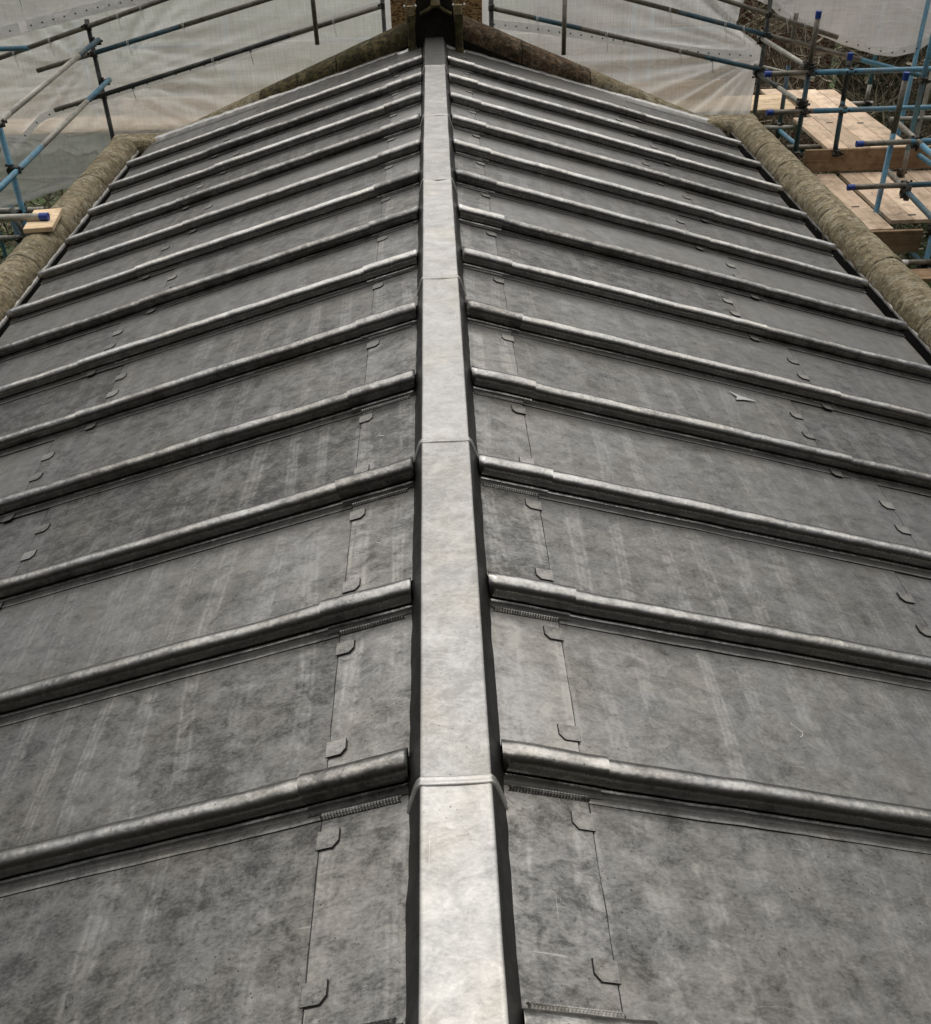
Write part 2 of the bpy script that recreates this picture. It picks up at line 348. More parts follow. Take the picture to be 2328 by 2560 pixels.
for s in (-1, 1):
    ys = [foots[s][k]+.018 for k in range(len(foots[s]))]
    yy = [(k-1, ys[k], ys[k+1]) for k in range(len(ys)-1)] + [(NB, ys[-1], GAB)]
    # timber deck under the sheets
    vs, fs = box(0, 1, 0, 1, 0, 1)
    vs = [P(s, .02, -.1, -.012), P(s, 2.5, -.1, -.012), P(s, 2.5, 9.5, -.012), P(s, .02, 9.5, -.012), P(s, .02, -.1, -.1), P(s, 2.5, -.1, -.1), P(s, 2.5, 9.5, -.1), P(s, .02, 9.5, -.1)]
    mesh('roof_deck', vs, [(0, 1, 2, 3), (4, 7, 6, 5), (0, 4, 5, 1), (1, 5, 6, 2), (2, 6, 7, 3), (3, 7, 4, 0)], M['lead_dark'], roof)
    for i, ya, yb in yy:
        tagv = i+s*.37
        L = lap(i, s)
        lo = sheet(s, L-.03, XE[s], ya, yb, .001, 9, 10, roof, tagv, False)
        mi = sheet(s, .26, L, ya, yb, .0045, 14, 10, roof, tagv+.1)
        rs = sheet(s, .08, .295, ya, yb, .0080, 5, 14, roof, tagv+.2, True, M['lead_strip'])
        if i >= 0 or True:
            for fr in (.25, .83):
                y = ya-.018+fr*.6 + .006*nz(i*3, s, fr*9)
                if y < yb-.05 and y > .3: put_clip(s, .297, y, .0085, rs, .06*nz(i, fr*5, s), 1+.06*nz(i*2.3, fr*7, s))
            for fr in (.40, .67):
                y = ya-.018+fr*.6 + .01*nz(i*3, s, fr*5)
                if y < yb-.05: put_clip(s, L+.002, y, .0052, mi, .08*nz(i*2, fr*5, s), 1+.08*nz(i*2.3, fr*3, s))
    # rolls
    prof = [(-.0665, -.006), (-.0665, .0035), (-.060, .0042), (-.045, .0040), (-.030, .0055), (-.0262, .0108), (-.0232, .0104), (-.0185, .0050), (-.0105, .0080)]
    rr = .0318
    for k in range(15):
        an = R(-118 - k*(304/14.0)) ; prof.append((rr*math.cos(an), .0355+rr*math.sin(an)))
    prof += [(.0105, .0075), (.021, .005), (.030, .003)]
    for i in range(0, NB+1):
        yc = ys[i+1] - (.012 if i == 0 else 0)
        L = lap_roll(i, s)
        segs = [(.035, .330, 1.09, .0045, 'r'), (.26, L, 1.02, .0022, 'm'), (L-.03, XE[s]+.004, .975, 0.0, 'l')]
        for (a0, a1, k, dh, kind) in segs:
            n = max(6, int((a1-a0)/(.025 if kind == 'r' else .05))); rings = []
            for q in range(n+1):
                a = a0+(a1-a0)*q/n; ring = []
                kk = k*(1+.06*nz(a*5, i*3.1, s)+.035*nz(a*16, i*3.1, s))
                off = .0050*nz(a*2.1, i*1.7, s*2)+.0020*nz(a*10, i*1.7, s*2)
                for (py, ph) in prof:
                    if ph > .0095: y2, h2 = py*kk, .006+(ph-.006)*kk
                    else: y2, h2 = py + (.0018*nz(a*8, i*2.2, s*3) if py < -.05 else 0), ph
                    if kind == 'r' and py < -.05: y2 = -.052
                    aa = a
                    if kind == 'r' and a < .16:   # scribed to the flank of the capping
                        aa = max(a, .1055-SI*(h2+dh+.002)+s*cx(yc))
                    ring.append(P(s, aa, yc+off+y2, h2+dh+.002))
                rings.append(ring)
            if kind == 'l':   # rounded stopped end
                base = rings[-1]; c = P(s, XE[s], yc, .03)
                for (q, sc_) in ((.010, .9), (.016, .6), (.018, .05)):
                    rings.append([tuple(Vector(c)+(Vector(p)-Vector(c))*sc_+Vector((s*q*CO, 0, -q*SI))) if idx > 8 and idx < 24 else base[idx] for idx, p in enumerate(base)])
            vs, fs = loft(rings)
            if s < 0: fs = [tuple(reversed(f)) for f in fs]
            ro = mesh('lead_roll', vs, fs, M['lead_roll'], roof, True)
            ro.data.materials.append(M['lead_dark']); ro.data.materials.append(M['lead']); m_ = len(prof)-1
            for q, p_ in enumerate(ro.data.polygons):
                if q % m_ == 0: p_.material_index = 1; p_.use_smooth = False  # splash edge face painted dark for its shaded side
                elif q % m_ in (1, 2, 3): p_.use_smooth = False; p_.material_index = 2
            if kind == 'r':
                bo = bpy.data.objects.new('weld_bead', beads[s]); C.objects.link(bo); bo.parent = ro; dy_ = .060 if i == 0 else -.0590
                bo.location = (SI*.0098*s, yc+dy_, CO*.0098)
            if kind == 'm':
                put_clip(s, L-.035, yc-.060, .0082, ro, .0, .9)
    # eaves edge dropping into the gutter
    vs, fs = grid(1, 40, lambda u, v: (s*(XE[s]+.003*u), -.2+9.7*v, -TA*XE[s]-.0-.07*u))
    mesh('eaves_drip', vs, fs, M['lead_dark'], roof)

# ridge capping
seams = [-.35, 1.385, 2.772, 4.122, 5.485, 6.825, 8.29, 9.44]
def capprof(y, grow=0.0, k=0):
    w = .0765 + .0015*nz(y*3, 1); fw = .109; c = cx(y); zt = .052; pts = []
    corner = []
    L_ = [(-fw, -.037), (-fw+.001, -.030), (-w-.012, .030), (-w-.006, .044), (-w-.0005, zt-.002), (-w+.004, zt+.0015), (-w+.011, zt), (-w*.5, zt-.001), (0, zt-.002), (w*.5, zt-.001), (w-.011, zt), (w-.004, zt+.0015), (w+.0005, zt-.002), (w+.006, .044), (w+.012, .030), (fw-.001, -.030), (fw+.003, -.037)]
    for (x, z) in L_:
        m = math.hypot(x, z+.01); x2, z2 = x+grow*x/m, z+grow*(z+.01)/m
        d = .0012*nz(x*25, y*6, 2)+.002*nz(x*8, y*3, 9)
        if k >= 3 and abs(x) < .07: d += .0075*nz(x*20, y*22, 4)
        if abs(x) > w+.004 and z > -.02:   # the wings are dressed out over the roll ends
            sg = -1 if x < 0 else 1
            near = max(math.exp(-((y-(yf+.018))/.034)**2) for yf in foots[sg])
            x2 += sg*near*((.109 if z < .035 else .092)-abs(x))*.95
        if abs(x) > w+.004: x2 += (.004*nz(y*5, x*9, 1)+.0025*nz(y*17, x*9, 1))
        pts.append((c+x2, y, z2+(d if abs(x) < w+.003 else 0)))
    return pts
for k in range(len(seams)-1):
    y0, y1 = seams[k], seams[k+1]; n = int((y1-y0)/.028)
    g = lambda y: .002+.004*max(0, 1-(y1-y)/.10)*0
    vs, fs = loft([capprof(y0+(y1-y0)*q/n, .0 if k % 2 else .0, k) for q in range(n+1)])
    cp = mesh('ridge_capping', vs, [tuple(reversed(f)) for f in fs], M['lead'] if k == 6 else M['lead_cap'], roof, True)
    cp.data.materials.append(M['lead_flank_shade'])
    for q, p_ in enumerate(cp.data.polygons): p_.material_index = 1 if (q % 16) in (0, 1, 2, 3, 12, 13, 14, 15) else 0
    if k: # raised welt wrapped over the joint
        rings = []
        for (dy, g_) in ((-.003, .000), (-.001, .0040), (.004, .0055), (.009, .0030), (.014, .0028), (.018, .0045), (.022, .0025), (.024, .000)):
            rings.append([(p[0], p[1]+dy*1.0 - max(0, (.045-p[2]))*.18, p[2]) for p in capprof(y0, g_, 0)])
        vs, fs = loft(rings); mesh('seam_welt', vs, [tuple(reversed(f)) for f in fs], M['lead_cap'], cp, True)

# ------------------------------------------------------------------ gutters, flashings, parapets
for s, nm in ((-1, 'left'), (1, 'right')):
    xi = {-1: 2.674, 1: 2.708}[s]
    lab = 'dark sunken lead gutter between the %s slope and its parapet' % nm
    g = empty('parapet_gutter', (0, 0, 0), label=lab, category='gutter')
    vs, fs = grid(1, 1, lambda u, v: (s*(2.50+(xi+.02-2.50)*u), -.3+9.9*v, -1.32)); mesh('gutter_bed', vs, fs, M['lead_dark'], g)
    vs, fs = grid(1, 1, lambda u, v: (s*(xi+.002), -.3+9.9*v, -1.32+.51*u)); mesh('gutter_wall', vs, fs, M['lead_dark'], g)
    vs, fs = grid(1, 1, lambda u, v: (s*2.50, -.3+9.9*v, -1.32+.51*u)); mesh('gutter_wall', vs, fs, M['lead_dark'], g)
    rings = []
    for q in range(220):
        y = .2+9.1*q/219; r1 = .004*nz(y*7, s)+.004*nz(y*22, s); r2 = .005*nz(y*11, s, 4)+.003*nz(y*31, s, 4)
        rings.append([(s*(xi-.004+r1), y, -.812), (s*(xi-.006+r1), y, -.800), (s*(xi+.020+r2), y, -.778+r2*.4), (s*(xi+.026+r2), y, -.790)])
    vs, fs = loft(rings)
    mesh('cover_flashing', vs, fs if s > 0 else [tuple(reversed(f)) for f in fs], M['lead_bright'], g, True)

def copestone(rings, mat, parent, nm='coping_stone'):
    vs, fs = loft(rings, True); me = mesh(nm, vs, fs, mat, parent, True); return me
for s, nm, xc, rad, js in ((-1, 'left', 2.812, .132, [9.30, 8.69, 8.22, 7.18, 6.50, 5.55, 4.6, 3.6, 2.5, 1.2, -.3]), (1, 'right', 2.842, .136, [9.30, 8.88, 8.50, 7.96, 6.86, 5.92, 5.10, 4.2, 3.1, 2.0, .8, -.3])):
    par = empty('stone_parapet', (s*xc, 5, -.8), label='round-topped weathered stone parapet along the %s edge of the roof' % nm, category='parapet')
    for k in range(len(js)-1):
        ya, yb = js[k+1]+.004, js[k]-.004; n = max(5, int((yb-ya)/.028)); rings = []
        dx, dz, dr = .004*nz(k*3.3, s), .004*nz(k*5.1, s), 1+.02*nz(k*7.7, s)
        for q in range(n+1):
            y = ya+(yb-ya)*q/n; e = min(q, n-q); kk = dr*(1-(.016 if e == 0 else 0)); ring = []
            pr = [(-.125, -.16), (-.125, -.03)] + [(-math.cos(R(a)), math.sin(R(a))) for a in range(0, 181, 9)] + [(.125, -.03), (.125, -.16)]
            for (u, v) in pr:
                if abs(u) == .125 and v < 0: px, pz = u*1.02, v
                else: px, pz = u*rad*kk, v*rad*kk
                d = .006*nz(px*14, y*9, pz*14+k)+.0045*nz(px*22, y*13, pz*22)-.012*max(0, nz(px*8, y*6, pz*8+k*3)-.35)
                l = math.hypot(px, pz)+1e-6
                ring.append((s*xc+dx+px*(1+d/l) - s*xc, y-5, dz+pz*(1+d/l)))
            rings.append(ring)
        copestone(rings, M['stone'], par)
        jr = [[(p[0]*.96, y_, p[2]*.96) for p in rings[0]] for y_ in (ya-.0085-5, ya+.001-5)]
        vs, fs = loft(jr, True); mesh('mortar_joint', vs, fs, M['mortar'], par)
    vs, fs = box(-.12, .12, -5.3, 4.6, -5.3, -.155); mesh('wall', vs, fs, M['stone_moss'], par)

# gable coping beyond: two raking runs of roll-top stones meeting the finial
def rake(s, pts, js, mats, par):
    # pts: crest polyline (x, z); js: joint x positions from the foot up
    (xa, za), (xb, zb) = pts; sl = (zb-za)/(xb-xa)
    for k in range(len(js)-1):
        x0, x1 = js[k], js[k+1]; n = 9; rings = []; e = .004
        kd = 1+.05*nz(k*3.1, s*2)
        for q in range(n+1):
            x = x0+(x1-x0)*q/n + (e if q == 0 else (-e if q == n else 0))*(1 if x1 > x0 else -1)
            z = za+(x-xa)*sl; zr = -TA*abs(x)
            ring = []; rd = .125*kd*(1-(.02 if q in (0, n) else 0))
            pr = [(-.118, None), (-.121, -.05)] + [(-rd*math.cos(R(a)), rd*math.sin(R(a))) for a in range(0, 181, 15)] + [(.121, -.05), (.118, None)]
            for (py, pz) in pr:
                zz = (min(zr-.03, z-rd-.10)) if pz is None else z-rd+pz
                d = .006*nz(x*9, py*12, zz*9+k)+.003*nz(x*33, py*30, zz*30)
                ring.append((x, 9.56+py-d*.6, zz+(d if pz is not None else 0)))
            rings.append(ring)
        vs, fs = loft(rings, True); o = mesh('coping_stone', vs, fs, mats[k % len(mats)], par, True)
        if k:   # lower front face takes the dark stone
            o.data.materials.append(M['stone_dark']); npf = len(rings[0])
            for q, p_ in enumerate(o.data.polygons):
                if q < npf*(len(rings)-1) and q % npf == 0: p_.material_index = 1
gl = empty('gable_coping', (0, 0, 0), label='mossy raking stone coping left of the gable finial', category='coping')
gr = empty('gable_coping', (0, 0, 0), label='rust-stained raking stone coping right of the gable finial', category='coping')
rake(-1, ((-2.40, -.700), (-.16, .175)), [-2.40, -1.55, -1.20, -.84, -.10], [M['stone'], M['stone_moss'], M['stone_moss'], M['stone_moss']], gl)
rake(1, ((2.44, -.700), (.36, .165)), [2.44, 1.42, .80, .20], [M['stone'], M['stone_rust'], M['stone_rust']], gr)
for s, par, xs in ((-1, gl, (-2.41, -2.93)), (1, gr, (2.45, 2.97))):
    cuts = [xs[0], xs[0]+(xs[1]-xs[0])*(.78 if s > 0 else .999), xs[1]]
    for k in range(2):
        if abs(cuts[k+1]-cuts[k]) < .02: continue
        rings = []
        for q in range(7):
            x = cuts[k]+(cuts[k+1]-cuts[k])*q/6; ring = []
            for (py, pz) in [(-.15, -.5), (-.15, -.06), (-.13, -.022), (-.07, -.004), (.08, 0), (.14, -.03), (.15, -.5)]:
                ring.append((x, 9.50+py+.005*nz(x*12, pz*9), -.715+pz+.006*nz(x*11, py*11)))
            rings.append(ring)
        vs, fs = loft(rings, True); mesh('kneeler_stone', vs, fs, M['stone'], par, True)
# lead abutment flashing up against the gable coping
for s, nm in ((-1, 'left'), (1, 'right')):
    rings = []
    for q in range(121):
        a = .12+(2.56-.12)*q/120; r = .006*nz(a*6, s)+.005*nz(a*19, s)
        yb = GAB-.03+(.05 if a > .3 else 0)
        up = .012+.010*min(1, max(0, a-1.2)/1.0)*(1 if s < 0 else .5)
        rings.append([P(s, a, yb-.05, .004), P(s, a, yb, .010+r*.3), P(s, a, yb+.035, up+r), P(s, a, yb+.055+r, up+.014+r), P(s, a, yb+.10, up+.010+r)])
    vs, fs = loft(rings)
    if s < 0: fs = [tuple(reversed(f)) for f in fs]
    mesh('abutment_flashing', vs, fs, M['lead'], roof, True)
    vs, fs = loft([[(p[0], p[1]+.001, p[2]+.002) for p in r_[2:5]] for r_ in rings])
    if s < 0: fs = [tuple(reversed(f)) for f in fs]
    mesh('mortar_fillet', vs, fs, M['lead_bright'], roof, True)

# finial base with flanking shafts
fin = empty('gable_finial', (.04, 9.55, 0), label='dark carved stone finial block between two slender mossy shafts at the gable top', category='finial')
def fpart(name, vs, fs, mat, smooth=False): return mesh(name, [(x-.04, y-9.55, z) for x, y, z in vs], fs, mat, fin, smooth)
vs = [(-.16, 9.40, -.2), (.24, 9.40, -.2), (.24, 9.78, -.2), (-.16, 9.78, -.2), (-.115, 9.43, .30), (.20, 9.43, .30), (.20, 9.75, .30), (-.115, 9.75, .30), (-.09, 9.46, .75), (.17, 9.46, .75), (.17, 9.72, .75), (-.09, 9.72, .75)]
fs = [(0, 1, 5, 4), (1, 2, 6, 5), (2, 3, 7, 6), (3, 0, 4, 7), (4, 5, 9, 8), (5, 6, 10, 9), (6, 7, 11, 10), (7, 4, 8, 11), (8, 9, 10, 11), (3, 2, 1, 0)]
fpart('block', vs, fs, M['stone_dark'])
for pts in ([(-.085, .232), (-.02, .262), (.02, .291), (.053, .300)], [(.190, .226), (.125, .258), (.085, .289), (.053, .300)]):
    rings = []
    for (x, z) in pts: rings.append([(x, 9.44, z-.012), (x, 9.385, z-.016), (x, 9.37, z), (x, 9.385, z+.014), (x, 9.44, z+.018)])
    vs, fs = loft(rings, True); fpart('hood_mould', vs, fs, M['stone_moss'], True)
vs, fs = box(.012, .092, 9.37, 9.44, .305, .40); fpart('carved_panel', vs, fs, M['stone_pale'])
for k, x in enumerate((-.163, .249)):
    w = .033
    def shaft(z0, z1, w, mat, nm):
        rings = [[(x+w*.55*a+w*.0, 0, 0) for a in (1,)]]
        oc = [(-w, -.6*w), (-.6*w, -w), (.6*w, -w), (w, -.6*w), (w, .6*w), (.6*w, w), (-.6*w, w), (-w, .6*w)]
        rings = [[(x+px, 9.38+py, z) for px, py in oc] for z in (z0, (z0+z1)/2, z1)]
        vs, fs = loft(rings, True); fpart(nm, vs, fs, mat)
    shaft(-.14, -.035, w*1.1, M['stone_moss'], 'shaft_base'); shaft(-.035, .232, w, M['stone_moss'], 'shaft'); shaft(.232, .305, w*.92, M['stone_pale'], 'shaft_cap')
    # small gablet with ball stops
    for sg in (-1, 1):
        rings = []
        for q in range(7):
            tt = q/6; px = x+sg*(.004+.040*tt**1.5); pz = .372-.058*tt
            rings.append([(px-.006, 9.338, pz), (px, 9.330, pz+.005), (px+.006, 9.338, pz), (px, 9.348, pz-.006)])
        vs, fs = loft(rings, True); fpart('gablet_rib', vs, fs, M['stone_pale'], True)
        rings = [[(x+sg*.046+.011*math.sin(math.pi*j/6)*math.cos(2*math.pi*i/8), 9.336+.011*math.sin(math.pi*j/6)*math.sin(2*math.pi*i/8), .311+.011*math.cos(math.pi*j/6)) for i in range(8)] for j in range(7)]
        vs, fs = loft(rings, True); fpart('ball_stop', vs, fs, M['tie'], True)
vs, fs = box(-.345, .468, 9.80, 9.818, -.15, .75)
o = mesh('chipboard_sheet', vs, fs, M['osb'], None, label='orange chipboard sheet standing behind the dark gable finial', category='board')
vs, fs = grid(14, 10, lambda u, v: (-.395+.92*u, 9.835+.01*nz(u*9, v*3), -.3+1.1*v))
mesh('protective_wrap', vs, fs, M['hem'], None, label='white plastic wrap showing on both sides of the orange chipboard', category='wrap')

# ------------------------------------------------------------------ scaffolding
TR = .0242
def scaffold(label): return empty('scaffold', (0, 0, 0), label=label, category='scaffold')
def tube(par, p0, p1, mats=('steel',), cuts=(), caps=(0, 0), open_=True):
    p0, p1 = Vector(p0), Vector(p1); st = [0]+list(cuts)+[1]; first = None
    for k in range(len(st)-1):
        a, b = p0.lerp(p1, st[k]), p0.lerp(p1, st[k+1])
        vs, fs = tubegeo(a, b, TR, 14, 0, open_ and len(st) == 2)
        o = mesh('scaffold_tube' if first is None else 'painted_section', vs, fs, M[mats[k]], par if first is None else first, False)
        for p in o.data.polygons: p.use_smooth = len(p.vertices) == 4
        if first is None: first = o
    for e, pp, qq in ((caps[0], p0, p1), (caps[1], p1, p0)):
        if e:
            d = (qq-pp).normalized(); vs, fs = tubegeo(pp-d*.006, pp+d*.055, TR*1.13, 14); mesh('end_cap', vs, fs, M['cap'], first)
    return first
def coupler(par, p, d1=(0, 0, 1), d2=(1, 0, 0), sc_=1):
    # right-angle coupler: two saddles, flaps, T-bolts and nuts in one casting
    p = Vector(p); d1 = Vector(d1).normalized(); d2 = Vector(d2).normalized(); n = d1.cross(d2)
    if n.length < .1: n = Vector((0, -1, 0))
    n.normalize(); vs, fs = [], []
    def add(g):
        b = len(vs); vs.extend(g[0]); fs.extend([tuple(i+b for i in f) for f in g[1]])
    add(tubegeo(p-n*TR*sc_-d1*.028, p-n*TR*sc_+d1*.028, .0315, 10)); add(tubegeo(p+n*TR*sc_-d2*.028, p+n*TR*sc_+d2*.028, .0315, 10))
    for (a, b, sgn) in ((d1, d2, -1), (d2, d1, 1)):
        c = p+n*TR*sgn*sc_
        for q in (-1, 1):
            add(tubegeo(c+b*.040*q-n*.022, c+b*.040*q+n*.030, .0075, 6)); add(tubegeo(c+b*.040*q+n*.022*sgn, c+b*.040*q+n*.036*sgn, .0125, 6))
            add(tubegeo(c+b*.026*q-a*.018, c+b*.046*q-a*.018, .010, 6))
    mesh('coupler', vs, fs, M['coupler'], par)
YG = 11.45
def rail(x): return None
gs = scaffold('gable scaffold with sloping grey rails in front of the white sheeting, beyond the finial')
def gz(p, q, x): return p[1]+(q[1]-p[1])*(x-p[0])/(q[0]-p[0])
# left rails
tube(gs, (-4.62, YG-.05, -.41), (-1.2, YG-.05, .535), ('steel',))
tube(gs, (-4.163, YG-.05, -.518), (-.9, YG-.05, .275), ('steel', 'blue_dark', 'steel'), (.20, .48))
tube(gs, (-4.084, YG-.05, -.918), (-.35, YG-.05, .033), ('steel', 'steel_dark', 'steel'), (.12, .7))
# right rails
tube(gs, (.10, YG-.05, .072), (3.62, YG-.05, -.752), ('steel', 'blue_dark', 'steel', 'blue_dark'), (.28, .42, .80))
tube(gs, (.75, YG-.05, .33), (5.35, YG-.05, -.855), ('steel', 'blue_dark', 'steel', 'steel', 'blue'), (.40, .62, .72, .84))
tube(gs, (1.9, YG-.05, .32), (4.322, YG-.05, -.438), ('steel',))
tube(gs, (3.50, YG+.05, -.715), (4.178, YG+.05, -.873), ('steel_pale',))
for (x, zt, zb, mt) in ((-3.545, -.05, -3.4, 'steel_dark'), (3.56, .4, -3.4, 'steel_dark'), (-.48, .8, -3.4, 'steel_dark'), (.64, .8, -3.4, 'steel_dark')):
    tube(gs, (x, YG, zt), (x, YG, zb), (mt,))
tube(gs, (-1.188, YG-.12, .6), (-1.185, YG-.12, -.335), ('steel',))
tube(gs, (1.384, YG-.12, .6), (1.396, YG-.12, -.51), ('cap', 'steel'), (.50,))
for (x, z) in ((-3.545, -.113), (-3.545, -.37), (-3.545, -.785), (3.56, -.20), (3.56, -.395), (3.56, -.735), (-.48, -.0), (.64, -.05)):
    coupler(gs, (x, YG-.025, z), (0, 0, 1), (1, 0, -.24))
# back row behind the sheeting
tube(gs, (-4.1, 12.3, -.49), (3.5, 12.3, -.48), ('blue', 'steel_pale', 'blue', 'steel_pale', 'blue'), (.20, .38, .50, .78))
for x, m_ in ((-5.5, 'blue'), (-2.30, 'blue'), (-3.95, 'blue'), (2.31, 'blue'), (2.52, 'blue'), (.0, 'steel')): tube(gs, (x, 12.35, -.2), (x, 12.35, -4.5), (m_,))
tube(gs, (-5.6, 12.45, -1.95), (3.0, 12.45, -1.95), ('steel_pale',))
for x in (-4.8, -3.4, -1.9, -.4, 1.1, 2.6): tube(gs, (x, 11.35, -1.31), (x, 12.7, -1.31), ('steel',))

ls = scaffold('left scaffold with two pale rails and a blue standard outside the left parapet')
tube(ls, (-3.47, YG, -.245), (-3.47, 5.2, -.33), ('blue_dark', 'steel_pale', 'steel_pale'), (.12, .45))
tube(ls, (-3.463, YG+.06, -.647), (-3.463, 5.2, -.745), ('blue', 'steel_pale', 'blue', 'steel_pale', 'blue'), (.14, .38, .62, .86))
tube(ls, (-3.515, 8.50, .25), (-3.545, 8.50, -4.9), ('blue',))
tube(ls, (-3.66, 8.60, -1.02), (-3.78, 8.60, -4.9), ('blue_dark',))
tube(ls, (-6.0, 7.05, -.600), (-2.757, 7.05, -.604), ('blue', 'steel_pale'), (.55,), (0, 1))
tube(ls, (-6.0, 8.56, -1.045), (-3.36, 8.56, -1.052), ('steel_pale',)); tube(ls, (-6.0, 8.56, -1.285), (-3.62, 8.56, -1.292), ('steel_pale',))
tube(ls, (-4.1, YG-.3, -.25), (-6, YG-.3, -.25), ('blue',), (), (0, 0))
for p, a, b in (((-3.49, 8.48, -.69), (0, 1, 0), (0, 0, 1)), ((-3.49, 8.42, -.30), (0, 1, 0), (0, 0, 1)), ((-3.50, YG, -.265), (0, 0, 1), (0, 1, 0)), ((-3.50, YG, -.66), (0, 0, 1), (0, 1, 0)), ((-3.53, 8.53, -1.05), (1, 0, 0), (0, 0, 1)), ((-3.60, 8.54, -1.29), (1, 0, 0), (0, 0, 1))):
    coupler(ls, p, a, b)
tube(ls, (-3.60, 8.47, -1.0), (-3.47, 8.4, -1.5), ('steel_dark',)); coupler(ls, (-3.22, 7.05, -.62), (1, 0, 0), (0, 1, 0)); tube(ls, (-3.22, 7.09, -.45), (-3.22, 7.09, -4.9), ('steel_dark',)) if False else None

rs_ = scaffold('right scaffold of blue and grey tubes around the two board platforms')
T = lambda *a, **k: tube(rs_, *a, **k)
T((3.525, YG+.1, -.435), (3.525, 9.93, -.399), ('steel_pale',)); T((3.533, YG+.1, -.781), (3.533, 9.93, -.733), ('steel_dark', 'steel_pale'), (.55,))
T((3.569, 9.98, .060), (3.569, 9.98, -1.23), ('steel', 'blue_dark'), (.34,), (1, 0)); T((3.945, 10.0, -.31), (3.975, 10.0, -1.24), ('steel_dark', 'blue_dark'), (.45,), (1, 0))
T((3.138, 9.93, -.452), (5.9, 9.93, -.455), ('steel', 'blue'), (.155,), (1, 0)); T((3.213, 9.93, -.802), (5.9, 9.93, -.803), ('steel', 'blue'), (.165,), (1, 0))
T((4.000, 8.84, -.236), (4.008, 8.84, -4.9), ('steel', 'blue'), (.105,), (1, 0))
T((3.673, 8.78, -.792), (5.6, 8.78, -.775), ('steel', 'blue'), (.24,), (1, 0)); T((3.673, 8.78, -1.170), (5.6, 8.78, -1.155), ('steel', 'blue_dark'), (.27,), (1, 0))
T((4.585, 9.79, .45), (4.612, 9.79, -1.42), ('blue', 'steel'), (.86,))
T((4.20, 9.29, -.75), (4.20, 6.6, -.93), ('steel', 'blue'), (.23,)); T((4.20, 9.24, -1.18), (4.20, 6.6, -1.37), ('steel', 'blue_dark'), (.19,))
T((5.24, 11.0, -.55), (5.235, 11.0, -4.9), ('steel',)); T((5.22, 12.5, -.3), (5.235, 12.5, -1.40), ('blue', 'steel_pale'), (.80,)); T((5.26, 11.5, -.1), (5.262, 11.5, -4.9), ('blue',))
T((3.86, 11.46, -.2), (3.868, 11.46, -1.47), ('steel', 'blue_dark'), (.40,))
T((3.56, 11.22, -1.297), (4.0, 11.22, -1.302), ('steel_pale',)); T((3.60, 10.36, -1.262), (3.97, 10.36, -1.268), ('steel',)); T((4.60, 12.5, -1.39), (5.31, 12.5, -1.397), ('steel_pale',))
T((4.83, 12.4, -1.30), (4.83, 9.3, -1.27), ('blue',)); T((3.79, 11.25, -1.33), (3.79, 10.40, -1.31), ('blue',)); T((4.9, 11.0, -1.19), (5.9, 11.0, -1.19), ('steel_pale',))
T((4.30, 8.30, -1.0), (4.32, 8.30, -4.9), ('blue',)); T((3.9, 8.22, -1.66), (4.30, 8.22, -1.66), ('steel_pale', 'tape', 'steel'), (.2, .5)); T((4.30, 8.9, -1.72), (4.30, 5.5, -1.78), ('blue_dark',)); T((4.22, 8.26, -1.7), (4.20, 8.26, -4.9), ('steel_dark',))
T((4.1, 8.3, -2.0), (5.6, 8.3, -2.0), ('steel_pale',)); T((4.28, 9.6, -2.3), (4.75, 7.4, -2.0), ('steel_pale',)) 
for p, a, b in (((3.55, 9.955, -.40), (0, 0, 1), (0, 1, 0)), ((3.55, 9.955, -.735), (0, 0, 1), (0, 1, 0)), ((3.57, 9.955, -.452), (0, 0, 1), (1, 0, 0)), ((3.575, 9.955, -.802), (0, 0, 1), (1, 0, 0)), ((3.95, 9.965, -.453), (0, 0, 1), (1, 0, 0)), ((3.96, 9.965, -.803), (0, 0, 1), (1, 0, 0)),
                ((3.575, 9.96, -1.215), (0, 0, 1), (1, 0, 0)), ((3.98, 9.97, -1.215), (0, 0, 1), (1, 0, 0)), ((4.20, 8.80, -.80), (0, 1, 0), (1, 0, 0)), ((4.20, 8.80, -1.19), (0, 1, 0), (1, 0, 0)), ((4.20, 8.78, -1.245), (0, 0, 1), (1, 0, 0)), ((4.60, 9.79, -.52), (0, 0, 1), (1, 0, 0)),
                ((4.60, 9.80, -1.40), (1, 0, 0), (0, 1, 0)), ((3.54, YG, -.44), (0, 0, 1), (0, 1, 0)), ((3.54, YG, -.78), (0, 0, 1), (0, 1, 0)), ((5.23, 12.48, -1.39), (0, 0, 1), (1, 0, 0)), ((3.79, 11.24, -1.31), (0, 1, 0), (1, 0, 0)), ((4.30, 8.30, -1.40), (0, 0, 1), (0, 1, 0)), ((4.30, 8.27, -1.70), (0, 0, 1), (0, 1, 0)), ((5.25, 11.2, -1.19), (0, 0, 1), (1, 0, 0))):
    coupler(rs_, p, a, b)
T((4.20, 8.73, -1.16), (4.20, 8.73, -1.285), ('coupler',))

